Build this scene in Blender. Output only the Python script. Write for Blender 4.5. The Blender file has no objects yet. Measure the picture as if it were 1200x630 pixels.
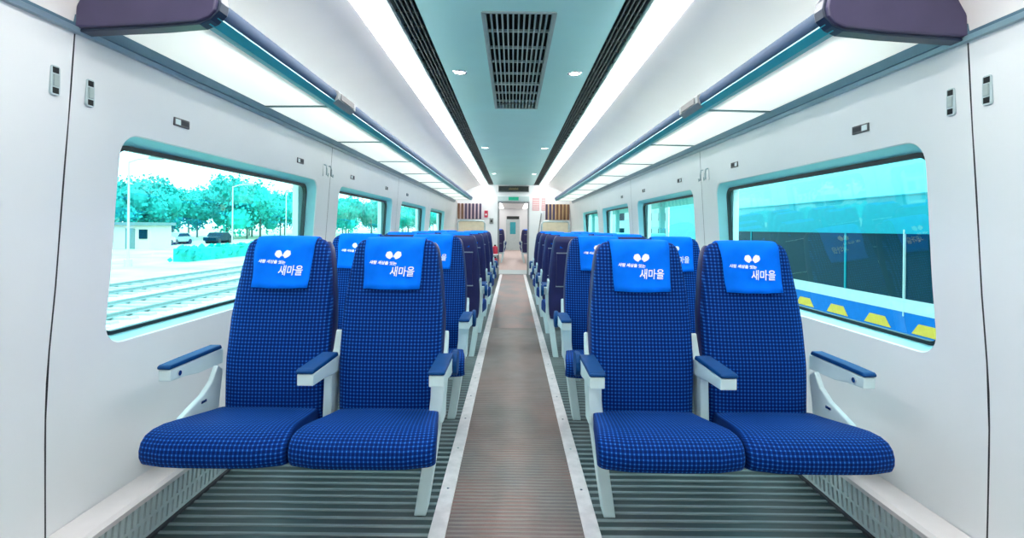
import bpy, bmesh, math, random
from mathutils import Vector

random.seed(7)
S = bpy.context.scene
COL = S.collection
PI = math.pi

# ------------------------------------------------------------------ camera
H = 1.17
cam_d = bpy.data.cameras.new('camera')
cam = bpy.data.objects.new('camera', cam_d)
COL.objects.link(cam)
cam.location = (-0.022, 0, H)
cam.rotation_euler = (PI / 2, math.radians(-0.6), 0)
cam_d.sensor_width = 36
cam_d.lens = 18.0
cam_d.shift_x = -0.5 / 1200
cam_d.shift_y = -48 / 1200
cam_d.clip_start = 0.02
cam_d.clip_end = 600
S.camera = cam

# ------------------------------------------------------------------ world, sun, exposure
w = bpy.data.worlds.new('overcast_sky')
S.world = w
w.use_nodes = True
nt = w.node_tree
nt.nodes.clear()
wo = nt.nodes.new('ShaderNodeOutputWorld')
bg = nt.nodes.new('ShaderNodeBackground')
tc = nt.nodes.new('ShaderNodeTexCoord')
sx = nt.nodes.new('ShaderNodeSeparateXYZ')
rmp = nt.nodes.new('ShaderNodeValToRGB')
rmp.color_ramp.elements[0].position = 0.0
rmp.color_ramp.elements[0].color = (0.78, 0.97, 1.0, 1)
rmp.color_ramp.elements[1].position = 0.6
rmp.color_ramp.elements[1].color = (0.68, 0.9, 1.0, 1)
nt.links.new(tc.outputs['Generated'], sx.inputs[0])
nt.links.new(sx.outputs[2], rmp.inputs[0])
nt.links.new(rmp.outputs[0], bg.inputs[0])
bg.inputs[1].default_value = 2.7
nt.links.new(bg.outputs[0], wo.inputs[0])

sun_d = bpy.data.lights.new('sun', 'SUN')
sun_d.energy = 2.2
sun_d.angle = math.radians(25)
sun_d.color = (1, 0.98, 0.92)
sun = bpy.data.objects.new('sun', sun_d)
COL.objects.link(sun)
sun.rotation_euler = (math.radians(28), 0, math.radians(35))
sun.location = (0, 0, 30)

S.view_settings.view_transform = 'Standard'
S.view_settings.look = 'None'
S.view_settings.gamma = 1.0
S.view_settings.exposure = 0.8
LED = 11.0          # strength of the ceiling lamps' diffusers

# ------------------------------------------------------------------ materials
def principled(name):
    m = bpy.data.materials.new(name)
    m.use_nodes = True
    return m, m.node_tree, m.node_tree.nodes['Principled BSDF']

def mat(name, col, rough=0.5, metal=0.0, var=0.06, scale=12.0, bump=0.0, spec=0.5, coat=0.0):
    m, t, p = principled(name)
    n = t.nodes
    c = n.new('ShaderNodeTexCoord')
    nz = n.new('ShaderNodeTexNoise')
    nz.inputs['Scale'].default_value = scale
    nz.inputs['Detail'].default_value = 4
    t.links.new(c.outputs['Object'], nz.inputs['Vector'])
    r = n.new('ShaderNodeValToRGB')
    r.color_ramp.elements[0].position = 0.3
    r.color_ramp.elements[1].position = 0.7
    r.color_ramp.elements[0].color = tuple(max(0, x * (1 - var)) for x in col) + (1,)
    r.color_ramp.elements[1].color = tuple(min(1, x * (1 + var)) for x in col) + (1,)
    t.links.new(nz.outputs['Fac'], r.inputs[0])
    t.links.new(r.outputs[0], p.inputs['Base Color'])
    p.inputs['Roughness'].default_value = rough
    p.inputs['Metallic'].default_value = metal
    p.inputs['Specular IOR Level'].default_value = spec
    p.inputs['Coat Weight'].default_value = coat
    if bump:
        b = n.new('ShaderNodeBump')
        b.inputs['Strength'].default_value = bump
        b.inputs['Distance'].default_value = 0.002
        t.links.new(nz.outputs['Fac'], b.inputs['Height'])
        t.links.new(b.outputs[0], p.inputs['Normal'])
    return m

def emit(name, col, strength):
    m, t, p = principled(name)
    p.inputs['Base Color'].default_value = tuple(col) + (1,)
    p.inputs['Emission Color'].default_value = tuple(col) + (1,)
    p.inputs['Emission Strength'].default_value = strength
    return m

def glass_mat(name, tint, refl=1.0):
    m = bpy.data.materials.new(name)
    m.use_nodes = True
    t = m.node_tree
    t.nodes.clear()
    o = t.nodes.new('ShaderNodeOutputMaterial')
    mx = t.nodes.new('ShaderNodeMixShader')
    tr = t.nodes.new('ShaderNodeBsdfTransparent')
    gl = t.nodes.new('ShaderNodeBsdfGlossy')
    fr = t.nodes.new('ShaderNodeFresnel')
    fr.inputs[0].default_value = 1.45
    gl.inputs['Roughness'].default_value = 0.02
    tr.inputs[0].default_value = tuple(tint) + (1,)
    ml = t.nodes.new('ShaderNodeMath'); ml.operation = 'MULTIPLY'; ml.inputs[1].default_value = refl
    t.links.new(fr.outputs[0], ml.inputs[0])
    t.links.new(ml.outputs[0], mx.inputs[0])
    t.links.new(tr.outputs[0], mx.inputs[1])
    t.links.new(gl.outputs[0], mx.inputs[2])
    t.links.new(mx.outputs[0], o.inputs[0])
    return m

def frosted(name, col, tl=0.5):
    m = bpy.data.materials.new(name)
    m.use_nodes = True
    t = m.node_tree
    t.nodes.clear()
    o = t.nodes.new('ShaderNodeOutputMaterial')
    mx = t.nodes.new('ShaderNodeMixShader')
    a = t.nodes.new('ShaderNodeBsdfDiffuse')
    b = t.nodes.new('ShaderNodeBsdfTranslucent')
    mx.inputs[0].default_value = tl
    a.inputs[0].default_value = tuple(col) + (1,)
    b.inputs[0].default_value = tuple(col) + (1,)
    t.links.new(a.outputs[0], mx.inputs[1]); t.links.new(b.outputs[0], mx.inputs[2])
    t.links.new(mx.outputs[0], o.inputs[0])
    return m

def seat_fabric(name, base, dark, dot, pitch=0.0142):
    m, t, p = principled(name)
    n = t.nodes; L = t.links
    uv = n.new('ShaderNodeUVMap')
    sc = n.new('ShaderNodeVectorMath'); sc.operation = 'SCALE'; sc.inputs['Scale'].default_value = 1 / pitch
    L.new(uv.outputs[0], sc.inputs[0])
    fr = n.new('ShaderNodeVectorMath'); fr.operation = 'FRACTION'
    L.new(sc.outputs[0], fr.inputs[0])
    sb = n.new('ShaderNodeVectorMath'); sb.operation = 'SUBTRACT'; sb.inputs[1].default_value = (0.5, 0.5, 0)
    L.new(fr.outputs[0], sb.inputs[0])
    ab = n.new('ShaderNodeVectorMath'); ab.operation = 'ABSOLUTE'
    L.new(sb.outputs[0], ab.inputs[0])
    sp = n.new('ShaderNodeSeparateXYZ'); L.new(ab.outputs[0], sp.inputs[0])
    mx = n.new('ShaderNodeMath'); mx.operation = 'MAXIMUM'
    L.new(sp.outputs[0], mx.inputs[0]); L.new(sp.outputs[1], mx.inputs[1])
    mn = n.new('ShaderNodeMath'); mn.operation = 'MINIMUM'
    L.new(sp.outputs[0], mn.inputs[0]); L.new(sp.outputs[1], mn.inputs[1])
    d = n.new('ShaderNodeMath'); d.operation = 'LESS_THAN'; d.inputs[1].default_value = 0.17
    L.new(mx.outputs[0], d.inputs[0])
    g = n.new('ShaderNodeMath'); g.operation = 'LESS_THAN'; g.inputs[1].default_value = 0.2
    L.new(mn.outputs[0], g.inputs[0])
    m1 = n.new('ShaderNodeMixRGB'); m1.inputs[1].default_value = tuple(dark) + (1,); m1.inputs[2].default_value = tuple(base) + (1,)
    L.new(g.outputs[0], m1.inputs[0])
    m2 = n.new('ShaderNodeMixRGB'); m2.inputs[2].default_value = tuple(dot) + (1,)
    L.new(d.outputs[0], m2.inputs[0]); L.new(m1.outputs[0], m2.inputs[1])
    L.new(m2.outputs[0], p.inputs['Base Color'])
    p.inputs['Roughness'].default_value = 0.75
    p.inputs['Sheen Weight'].default_value = 0.1
    p.inputs['Sheen Tint'].default_value = (0.1, 0.35, 1, 1)
    p.inputs['Specular IOR Level'].default_value = 0.1
    return m

def floor_mat(name, c1, c2, rough):
    m, t, p = principled(name)
    n = t.nodes; L = t.links
    c = n.new('ShaderNodeTexCoord')
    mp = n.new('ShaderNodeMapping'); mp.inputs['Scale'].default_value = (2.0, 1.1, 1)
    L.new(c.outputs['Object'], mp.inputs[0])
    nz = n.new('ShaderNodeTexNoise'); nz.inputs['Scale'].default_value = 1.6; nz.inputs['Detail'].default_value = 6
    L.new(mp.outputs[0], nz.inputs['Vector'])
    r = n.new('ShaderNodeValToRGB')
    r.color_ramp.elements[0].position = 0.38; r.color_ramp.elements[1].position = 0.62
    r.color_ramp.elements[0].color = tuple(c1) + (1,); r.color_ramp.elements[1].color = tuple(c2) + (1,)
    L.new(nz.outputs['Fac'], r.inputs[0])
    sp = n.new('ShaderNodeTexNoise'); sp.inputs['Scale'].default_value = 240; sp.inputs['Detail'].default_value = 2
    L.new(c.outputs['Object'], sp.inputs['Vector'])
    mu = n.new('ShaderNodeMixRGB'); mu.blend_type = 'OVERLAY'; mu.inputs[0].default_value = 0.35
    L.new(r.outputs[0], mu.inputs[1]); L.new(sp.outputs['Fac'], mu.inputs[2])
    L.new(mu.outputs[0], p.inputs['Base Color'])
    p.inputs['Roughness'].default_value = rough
    return m

M = {
    'wall': mat('wall_laminate', (0.775, 0.80, 0.815), 0.38, var=0.015, scale=3),
    'cove': mat('cove_laminate', (0.87, 0.835, 0.82), 0.5, var=0.015, scale=3),
    'ceiling': mat('teal_ceiling_paint', (0.46, 0.76, 0.76), 0.45, var=0.03, scale=2),
    'joint': mat('dark_joint', (0.03, 0.035, 0.045), 0.7),
    'reveal': mat('aqua_window_reveal', (0.30, 0.74, 0.80), 0.4, var=0.03),  # teal of the shaded reveal put into its base colour
    'gasket': mat('black_gasket', (0.004, 0.012, 0.016), 0.5),
    'glass': glass_mat('tinted_glass', (0.52, 0.95, 0.97), 0.13),
    'rail': mat('blue_grey_rail', (0.12, 0.22, 0.29), 0.35, 0.3),
    'rail_lite': mat('aluminium_rail', (0.42, 0.52, 0.55), 0.3, 0.6),
    'beam': mat('slate_blue_rail', (0.035, 0.075, 0.15), 0.6, spec=0.25),
    'teal': mat('teal_strip', (0.03, 0.35, 0.42), 0.35),
    'cap': mat('plum_grey_plastic', (0.058, 0.048, 0.110), 0.42, var=0.08),
    'cap_edge': mat('navy_edge', (0.012, 0.025, 0.06), 0.35),
    'shelf': frosted('frosted_shelf_glass', (0.93, 0.97, 0.95), 0.8),
    'divider': mat('shelf_divider', (0.13, 0.24, 0.25), 0.4),
    'diff': emit('lamp_diffuser', (1.0, 0.985, 0.96), LED),
    'diff_far': emit('far_lamp_diffuser', (1.0, 0.985, 0.96), 4.5),
    'down': emit('downlight_lens', (1, 1, 0.97), 9.0),
    'white': mat('white_enamel', (0.82, 0.83, 0.83), 0.35, var=0.02),
    'grille': mat('grey_grille', (0.34, 0.42, 0.42), 0.45, 0.2),
    'lamp_edge': mat('grey_lamp_edge', (0.42, 0.52, 0.52), 0.5),
    'slat': mat('dim_slat', (0.085, 0.10, 0.10), 0.6),
    'black': mat('black_cavity', (0.008, 0.012, 0.013), 0.8),
    'chrome': mat('chrome', (0.75, 0.76, 0.78), 0.18, 1.0, var=0.02),
    'steel': mat('worn_steel_strip', (0.74, 0.70, 0.71), 0.35, 0.25, var=0.12, scale=18),
    'floor': floor_mat('ribbed_vinyl', (0.009, 0.030, 0.034), (0.020, 0.042, 0.045), 0.4),  # dark grey vinyl, tinted with the teal of the shadow under the seats
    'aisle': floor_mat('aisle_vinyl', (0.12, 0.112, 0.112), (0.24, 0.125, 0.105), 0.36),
    'rib': mat('vinyl_rib', (0.17, 0.225, 0.235), 0.4, var=0.15, scale=6),
    'aisle_rib': mat('aisle_rib', (0.22, 0.19, 0.18), 0.4, var=0.15, scale=6),
    'fabric': seat_fabric('dotted_blue_moquette', (0.0002, 0.029, 0.20), (0.0002, 0.014, 0.10), (0.02, 0.14, 0.50)),
    'shell': mat('navy_shell', (0.012, 0.016, 0.10), 0.4, var=0.1),
    'cover': mat('azure_headrest_cloth', (0.0, 0.165, 0.86), 0.8, var=0.12, scale=9, bump=0.2, spec=0.08),
    'print': mat('white_print', (0.88, 0.9, 0.95), 0.7, var=0.02),
    'pad': mat('dark_blue_armrest_pad', (0.0005, 0.050, 0.19), 0.6, var=0.1, spec=0.2),
    'enamel': mat('pale_grey_enamel', (0.60, 0.77, 0.79), 0.35, var=0.03),  # cyan cast of enamel in shadow mixed into the colour
    'knob': mat('black_plastic', (0.012, 0.012, 0.016), 0.5),
    'heater': mat('aqua_grey_casing', (0.50, 0.60, 0.61), 0.4, var=0.05),
    'heater_top': mat('pale_casing_top', (0.78, 0.74, 0.74), 0.4, var=0.03),
    'red': mat('red_paint', (0.55, 0.03, 0.07), 0.35),
    'pink': mat('pink_notice', (0.72, 0.42, 0.43), 0.5),
    'green': emit('green_sign', (0.0, 0.22, 0.13), 0.5),
    'ledpanel': mat('dark_display', (0.012, 0.02, 0.02), 0.25),
    'amber': emit('amber_led', (0.16, 0.13, 0.04), 0.1),
    'slat_dark': mat('plum_slat', (0.055, 0.035, 0.09), 0.5),
    'slat_brown': mat('brown_slat', (0.16, 0.07, 0.03), 0.5),
    'ochre': mat('ochre_board', (0.75, 0.55, 0.30), 0.5, var=0.2, scale=3),
    'rose': mat('rose_board', (0.80, 0.66, 0.66), 0.5, var=0.1, scale=3),
    'beige': mat('beige_panel', (0.62, 0.55, 0.40), 0.5),
    'grey': mat('grey_frame', (0.25, 0.27, 0.28), 0.4),
    'label_dark': mat('dark_label', (0.06, 0.06, 0.07), 0.4),
    # outside
    'ground': mat('pale_dry_grass', (0.44, 0.50, 0.33), 0.9, var=0.25, scale=0.35),
    'ballast': mat('pale_ballast', (0.58, 0.60, 0.57), 0.9, var=0.4, scale=3),
    'rust': mat('rail_steel', (0.24, 0.28, 0.27), 0.5, 0.3),
    'sleeper': mat('concrete_sleeper', (0.42, 0.44, 0.42), 0.9),
    'leaf1': mat('turquoise_foliage', (0.008, 0.34, 0.31), 0.8, var=0.3, scale=0.6),
    'leaf2': mat('teal_foliage', (0.010, 0.40, 0.35), 0.8, var=0.3, scale=0.6),
    'bark': mat('pale_bark', (0.12, 0.16, 0.14), 0.9),
    'pole': mat('galvanised_pole', (0.55, 0.60, 0.60), 0.5),
    'kiosk': mat('pinkish_kiosk', (0.62, 0.50, 0.46), 0.6),
    'kiosk_roof': mat('grey_kiosk_roof', (0.15, 0.22, 0.23), 0.6),
    'train_top': mat('light_cyan_paint', (0.16, 0.56, 0.60), 0.3),  # silver body, its cyan look in shade behind tinted glass painted in
    'train_mid': mat('cyan_paint', (0.002, 0.27, 0.33), 0.4, spec=0.2),
    'train_dark': mat('dark_train_glass', (0.001, 0.026, 0.042), 0.2, spec=0.12),
    'train_white': mat('white_train_paint', (0.62, 0.62, 0.62), 0.35),
    'train_blue': mat('blue_train_paint', (0.001, 0.14, 0.50), 0.5, spec=0.15),
    'train_yellow': mat('yellow_train_paint', (0.95, 0.44, 0.03), 0.5),
    'far_build': mat('cyan_grey_facade', (0.10, 0.36, 0.38), 0.7),
    'far_pale': mat('pale_facade', (0.30, 0.40, 0.40), 0.7),
}

# ------------------------------------------------------------------ mesh helpers
class B:
    def __init__(s):
        s.v = []; s.f = []; s.uv = {}
    def add(s, vs, fs):
        o = len(s.v)
        s.v += [tuple(p) for p in vs]
        s.f += [tuple(i + o for i in f) for f in fs]
        return s
    def box(s, x0, x1, y0, y1, z0, z1):
        vs = [(x, y, z) for z in (z0, z1) for y in (y0, y1) for x in (x0, x1)]
        return s.add(vs, [(0, 2, 3, 1), (4, 5, 7, 6), (0, 1, 5, 4), (2, 6, 7, 3), (0, 4, 6, 2), (1, 3, 7, 5)])
    def prism(s, poly, axis, a, b):
        n = len(poly)
        def P(p, t):
            if axis == 'x': return (t, p[0], p[1])
            if axis == 'y': return (p[0], t, p[1])
            return (p[0], p[1], t)
        vs = [P(p, a) for p in poly] + [P(p, b) for p in poly]
        fs = [tuple(range(n))[::-1], tuple(range(n, 2 * n))]
        fs += [(i, (i + 1) % n, n + (i + 1) % n, n + i) for i in range(n)]
        return s.add(vs, fs)
    def loft(s, rings, caps=True, closed=True):
        n = len(rings[0])
        vs = [p for r in rings for p in r]
        fs = []
        for k in range(len(rings) - 1):
            for i in range(n if closed else n - 1):
                j = (i + 1) % n
                fs.append((k * n + i, k * n + j, (k + 1) * n + j, (k + 1) * n + i))
        if caps and closed:
            fs.append(tuple(range(n))[::-1])
            fs.append(tuple(range((len(rings) - 1) * n, len(rings) * n)))
        return s.add(vs, fs)
    def cyl(s, c, r, axis, a, b, n=14, r2=None):
        r2 = r if r2 is None else r2
        def P(t, ang, rr):
            u, v = c[0] + rr * math.cos(ang), c[1] + rr * math.sin(ang)
            return (t, u, v) if axis == 'x' else (u, t, v) if axis == 'y' else (u, v, t)
        return s.loft([[P(a, 2 * PI * i / n, r) for i in range(n)], [P(b, 2 * PI * i / n, r2) for i in range(n)]])
    def tube(s, pts, r, n=8):
        rings = []
        for k, p in enumerate(pts):
            p = Vector(p)
            d = (Vector(pts[min(k + 1, len(pts) - 1)]) - Vector(pts[max(k - 1, 0)])).normalized()
            up = Vector((0, 0, 1)) if abs(d.z) < 0.9 else Vector((0, 1, 0))
            a = d.cross(up).normalized(); b = d.cross(a)
            rings.append([tuple(p + r * (math.cos(t) * a + math.sin(t) * b)) for t in [2 * PI * i / n for i in range(n)]])
        return s.loft(rings)

def world_loc(o):
    v = Vector((0, 0, 0))
    while o:
        v += o.location; o = o.parent
    return v

def obj(name, b, m, parent=None, smooth=False, bevel=0.0, uv=None, seg=2, angle=40, origin=True):
    me = bpy.data.meshes.new(name)
    off = Vector((0, 0, 0))
    vs = b.v
    if parent is not None:
        off = world_loc(parent)
    elif origin:
        xs = [p[0] for p in vs]; ys = [p[1] for p in vs]; zs = [p[2] for p in vs]
        off = Vector(((min(xs) + max(xs)) / 2, (min(ys) + max(ys)) / 2, min(zs)))
    me.from_pydata([tuple(Vector(p) - off) for p in vs], [], b.f)
    bm = bmesh.new(); bm.from_mesh(me)
    bmesh.ops.recalc_face_normals(bm, faces=bm.faces)
    bm.to_mesh(me); bm.free()
    if uv:
        lay = me.uv_layers.new(name='UVMap')
        for lp in me.loops:
            lay.data[lp.index].uv = uv[lp.vertex_index]
    me.materials.append(M[m])
    if smooth:
        for p in me.polygons: p.use_smooth = True
        me.set_sharp_from_angle(angle=math.radians(angle))
    o = bpy.data.objects.new(name, me)
    COL.objects.link(o)
    if parent is not None: o.parent = parent
    else: o.location = off
    if bevel:
        md = o.modifiers.new('bevel', 'BEVEL'); md.width = bevel; md.segments = seg; md.limit_method = 'ANGLE'
        md.angle_limit = math.radians(35)
    return o

def tag(o, label=None, cat=None, group=None, kind=None):
    if label: o['label'] = label
    if cat: o['category'] = cat
    if group: o['group'] = group
    if kind: o['kind'] = kind
    return o

def thing(name, label, cat, loc=(0, 0, 0), group=None, rz=0.0):
    o = bpy.data.objects.new(name, None)
    COL.objects.link(o)
    o.empty_display_size = 0.1
    o.location = loc; o.rotation_euler = (0, 0, rz)
    return tag(o, label, cat, group)

def struct(name, b, m, **k):
    return tag(obj(name, b, m, **k), kind='structure')

def sroot(name, loc=(0, 0, 0)):
    o = bpy.data.objects.new(name, None); COL.objects.link(o); o.location = loc
    o['kind'] = 'structure'
    return o

def children(o):
    return [c for c in bpy.data.objects if c.parent == o]

def copy_tree(o, parent=None):
    c = o.copy(); COL.objects.link(c); c.parent = parent
    for ch in children(o):
        copy_tree(ch, c)
    return c

def interp(tab, t):
    if t <= tab[0][0]: return tab[0][1]
    for (a, b), (c, d) in zip(tab, tab[1:]):
        if t <= c: return b + (d - b) * (t - a) / (c - a)
    return tab[-1][1]

def text_poly(s, size):
    cu = bpy.data.curves.new('text', 'FONT')
    cu.body = s; cu.size = size; cu.align_x = 'CENTER'; cu.resolution_u = 3; cu.shear = .12; cu.offset = .0006
    o = bpy.data.objects.new('text', cu); COL.objects.link(o)
    bpy.context.view_layer.update()
    me = bpy.data.meshes.new_from_object(o.evaluated_get(bpy.context.evaluated_depsgraph_get()))
    vs = [tuple(v.co) for v in me.vertices]; fs = [tuple(p.vertices) for p in me.polygons]
    bpy.data.objects.remove(o); bpy.data.meshes.remove(me); bpy.data.curves.remove(cu)
    return vs, fs

# ------------------------------------------------------------------ the carriage shell
Y0, Y1 = -1.6, 12.85
PROF = [(0.0, 1.488), (0.19, 1.490), (0.5, 1.494), (0.64, 1.492), (0.76, 1.484), (1.0, 1.463), (1.326, 1.443), (1.49, 1.430), (1.78, 1.413), (1.83, 1.408)]
def px(z): return interp(PROF, z)
RAIL0, RAIL1 = 1.775, 1.825

# floor with raised ribs
fl = sroot('floor', (0, 0, 0))
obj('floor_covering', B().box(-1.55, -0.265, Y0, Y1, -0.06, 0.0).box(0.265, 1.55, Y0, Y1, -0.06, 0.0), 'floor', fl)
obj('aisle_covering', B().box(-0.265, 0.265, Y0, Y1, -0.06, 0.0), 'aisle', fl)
rb = B(); ra = B()
y = -0.2
while y < 9.0:
    for sgn in (-1, 1):
        x0, x1 = (0.328, 1.362)
        a, c = (x0, x1) if sgn > 0 else (-x1, -x0)
        rb.add([(a, y - .009, 0), (c, y - .009, 0), (c, y - .006, .004), (a, y - .006, .004), (c, y + .006, .004), (a, y + .006, .004), (c, y + .009, 0), (a, y + .009, 0)],
               [(0, 1, 2, 3), (3, 2, 4, 5), (5, 4, 6, 7)])
    y += 0.055
y = -0.2
while y < 6.0:
    ra.add([(-.265, y - .006, 0), (.265, y - .006, 0), (.265, y - .004, .0025), (-.265, y - .004, .0025), (.265, y + .004, .0025), (-.265, y + .004, .0025), (.265, y + .006, 0), (-.265, y + .006, 0)],
           [(0, 1, 2, 3), (3, 2, 4, 5), (5, 4, 6, 7)])
    y += 0.0275
tag(obj('floor_rib', rb, 'rib', fl), kind='stuff')
tag(obj('aisle_rib', ra, 'aisle_rib', fl), kind='stuff')
for k, s in enumerate((-1, 1)):
    a, c = sorted((s * 0.265, s * 0.328))
    t = struct('trim_%d' % (k + 1), B().box(a, c, Y0, Y1, -0.01, 0.008), 'steel', bevel=0.002)
    sc = B()
    yy = 0.6
    while yy < 7:
        sc.cyl(((a + c) / 2, yy), 0.006, 'z', 0.008, 0.0095, 8); yy += 0.42
    tag(obj('strip_screw', sc, 'chrome', t), kind='stuff')

# window openings: start, end along the car; bottom, top
WIN0, WPITCH, WLEN = 1.84, 2.32, 1.86
WB, WT = 0.728, 1.50
def rrect(y0, y1, z0, z1, r, n=7, ns=6):
    pts = []
    cs = [(y1 - r, z1 - r, 0), (y0 + r, z1 - r, PI / 2), (y0 + r, z0 + r, PI), (y1 - r, z0 + r, 1.5 * PI)]
    for k, (cy, cz, a0) in enumerate(cs):
        arc = [(cy + r * math.cos(a0 + PI / 2 * i / n), cz + r * math.sin(a0 + PI / 2 * i / n)) for i in range(n + 1)]
        pts += arc
        nx = cs[(k + 1) % 4]
        q = (nx[0] + r * math.cos(nx[2]), nx[1] + r * math.sin(nx[2]))
        for i in range(1, ns):
            t = i / ns
            pts.append((arc[-1][0] + (q[0] - arc[-1][0]) * t, arc[-1][1] + (q[1] - arc[-1][1]) * t))
    return pts
def rect_match(pts, y0, y1, z0, z1):
    # points of the opening pushed out to the panel's edge
    ym0, ym1 = min(p[0] for p in pts), max(p[0] for p in pts)
    zm0, zm1 = min(p[1] for p in pts), max(p[1] for p in pts)
    out = []
    cy, cz = (ym0 + ym1) / 2, (zm0 + zm1) / 2
    hy, hz = (ym1 - ym0) / 2, (zm1 - zm0) / 2
    for p in pts:
        u, v = (p[0] - cy) / hy, (p[1] - cz) / hz
        m = max(abs(u), abs(v)); u, v = u / m, v / m
        out.append((y0 + (u + 1) / 2 * (y1 - y0), z0 + (v + 1) / 2 * (z1 - z0)))
    return out

ZW0, ZW1 = 0.15, RAIL0 + 0.02
seams = [Y0, 1.62, 3.94, 6.26, 8.58, 10.90, Y1]
nwin = 0
for s, side in ((-1, 'left'), (1, 'right')):
    W = sroot('wall_' + side, (s * 1.45, 0, 0))
    for k in range(len(seams) - 1):
        a, c = seams[k] + (0.003 if k else 0), seams[k + 1] - 0.003
        b = B()
        if 1 <= k <= 4:
            wy0 = WIN0 + WPITCH * (k - 1); wy1 = wy0 + WLEN
            if s > 0: wy0 -= 0.03; wy1 -= 0.03
            inn = rrect(wy0, wy1, WB, WT, 0.085)
            out = rect_match(inn, a, c, ZW0, ZW1)
            rings = []
            for q in range(9):
                t = q / 8
                ring = []
                for (p, o_) in zip(inn, out):
                    yy = p[0] + (o_[0] - p[0]) * t; zz = p[1] + (o_[1] - p[1]) * t
                    ring.append((s * px(zz), yy, zz))
                rings.append(ring)
            rings.insert(0, [(s * (px(p[1]) + 0.008), p[0] + (0.004 if p[0] < (wy0 + wy1) / 2 else -0.004), p[1] + (0.004 if p[1] < 1.1 else -0.004)) for p in inn])
            b.loft(rings, caps=False)
            obj('wall_panel', b, 'wall', W, smooth=True)
            # window: moulded reveal, gasket, pane
            nwin += 1
            wn = sroot('window_%d' % nwin, (s * 1.47, (wy0 + wy1) / 2, WB))
            i2 = rrect(wy0 + 0.004, wy1 - 0.004, WB + 0.004, WT - 0.004, 0.083)
            i3 = rrect(wy0 + 0.03, wy1 - 0.05, WB + 0.022, WT - 0.034, 0.07)
            i4 = rrect(wy0 + 0.045, wy1 - 0.068, WB + 0.036, WT - 0.052, 0.06)
            rv = B().loft([[(s * (px(p[1]) + 0.006), p[0], p[1]) for p in i2], [(s * (px(p[1]) + 0.060), p[0], p[1]) for p in i3]], caps=False)
            obj('window_reveal', rv, 'reveal', wn, smooth=True)
            gk = B().loft([[(s * (px(p[1]) + 0.060), p[0], p[1]) for p in i3], [(s * (px(p[1]) + 0.052), p[0], p[1]) for p in i3], [(s * (px(p[1]) + 0.052), p[0], p[1]) for p in i4], [(s * (px(p[1]) + 0.074), p[0], p[1]) for p in i4]], caps=False)
            obj('gasket', gk, 'gasket', wn, smooth=True)
            r4 = [(s * (px(p[1]) + 0.067), p[0], p[1]) for p in i4]
            pb = B().add(r4, [tuple(range(len(r4)))])
            obj('pane', pb, 'glass', wn)
        else:
            zs = [ZW0 + (ZW1 - ZW0) * i / 16 for i in range(17)]
            b.loft([[(s * px(z), a, z) for z in zs], [(s * px(z), c, z) for z in zs]], caps=False, closed=False)
            obj('wall_panel', b, 'wall', W, smooth=True)
    # dark joint behind the panel edges, and the outer skin above and below the windows
    jb = B()
    for y in seams[1:-1]:
        zs = [ZW0 + (ZW1 - ZW0) * i / 16 for i in range(17)]
        jb.loft([[(s * (px(z) + 0.004), y - 0.02, z) for z in zs], [(s * (px(z) + 0.004), y + 0.02, z) for z in zs]], caps=False, closed=False)
    obj('panel_joint', jb, 'joint', W)
    sk = B()
    sk.box(*sorted((s * 1.56, s * 1.60)), Y0, Y1, -0.06, WB + 0.02)
    sk.box(*sorted((s * 1.56, s * 1.60)), Y0, Y1, WT - 0.02, 2.4)
    segs = [Y0] + [q for k in range(4) for q in (WIN0 + WPITCH * k + 0.01, WIN0 + WPITCH * k + WLEN - 0.03)] + [Y1]
    for i in range(0, len(segs), 2):
        sk.box(*sorted((s * 1.56, s * 1.60)), segs[i], segs[i + 1], WB + 0.02, WT - 0.02)
    obj('outer_skin', sk, 'white', W)
    # sealing strip under the rack: two-tone rail along the wall
    tr = struct('trim_%d' % (3 if s < 0 else 4), B().prism([(s * 1.42, RAIL0 + 0.012), (s * 1.386, RAIL0 + 0.014), (s * 1.378, RAIL1), (s * 1.425, RAIL1 + 0.004)], 'y', 1.61, 12.2), 'rail')
    obj('lower_bead', B().prism([(s * 1.42, RAIL0 - 0.004), (s * 1.399, RAIL0 - 0.002), (s * 1.393, RAIL0 + 0.0125), (s * 1.42, RAIL0 + 0.0125)], 'y', Y0, 12.2), 'rail_lite', tr)
    obj('upper_bead', B().prism([(s * 1.425, RAIL0 + 0.014), (s * 1.402, RAIL0 + 0.016), (s * 1.402, RAIL0 + 0.026), (s * 1.425, RAIL0 + 0.028)], 'y', Y0, 1.61), 'rail', tr)

# ceiling
ZC = 2.25
ce = sroot('ceiling', (0, 0, ZC))
cb = B()
GX, GY0, GY1 = 0.185, 2.56, 4.62
for (a, c, y0, y1) in ((-0.5, 0.5, Y0, GY0), (-0.5, 0.5, GY1, Y1), (-0.5, -GX, GY0, GY1), (GX, 0.5, GY0, GY1)):
    cb.box(a, c, y0, y1, ZC, ZC + 0.02)
obj('ceiling_panel', cb, 'ceiling', ce)
for s in (-1, 1):
    obj('lamp_edge', B().box(*sorted((s * 0.625, s * 0.664)), Y0, Y1, ZC - 0.015, ZC + 0.02), 'lamp_edge', ce)
    cp = [(0.795, 2.222), (0.90, 2.208), (1.02, 2.178), (1.13, 2.132), (1.22, 2.075), (1.295, 2.0), (1.36, 1.92), (1.40, 1.85), (1.41, 1.80)]
    obj('cove_panel', B().loft([[(s * x, Y0, z) for x, z in cp], [(s * x, Y1, z) for x, z in cp]], caps=False, closed=False), 'cove', ce, smooth=True, angle=60)
obj('roof_skin', B().box(-1.6, 1.6, Y0, Y1, 2.36, 2.4), 'white', ce)

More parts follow.
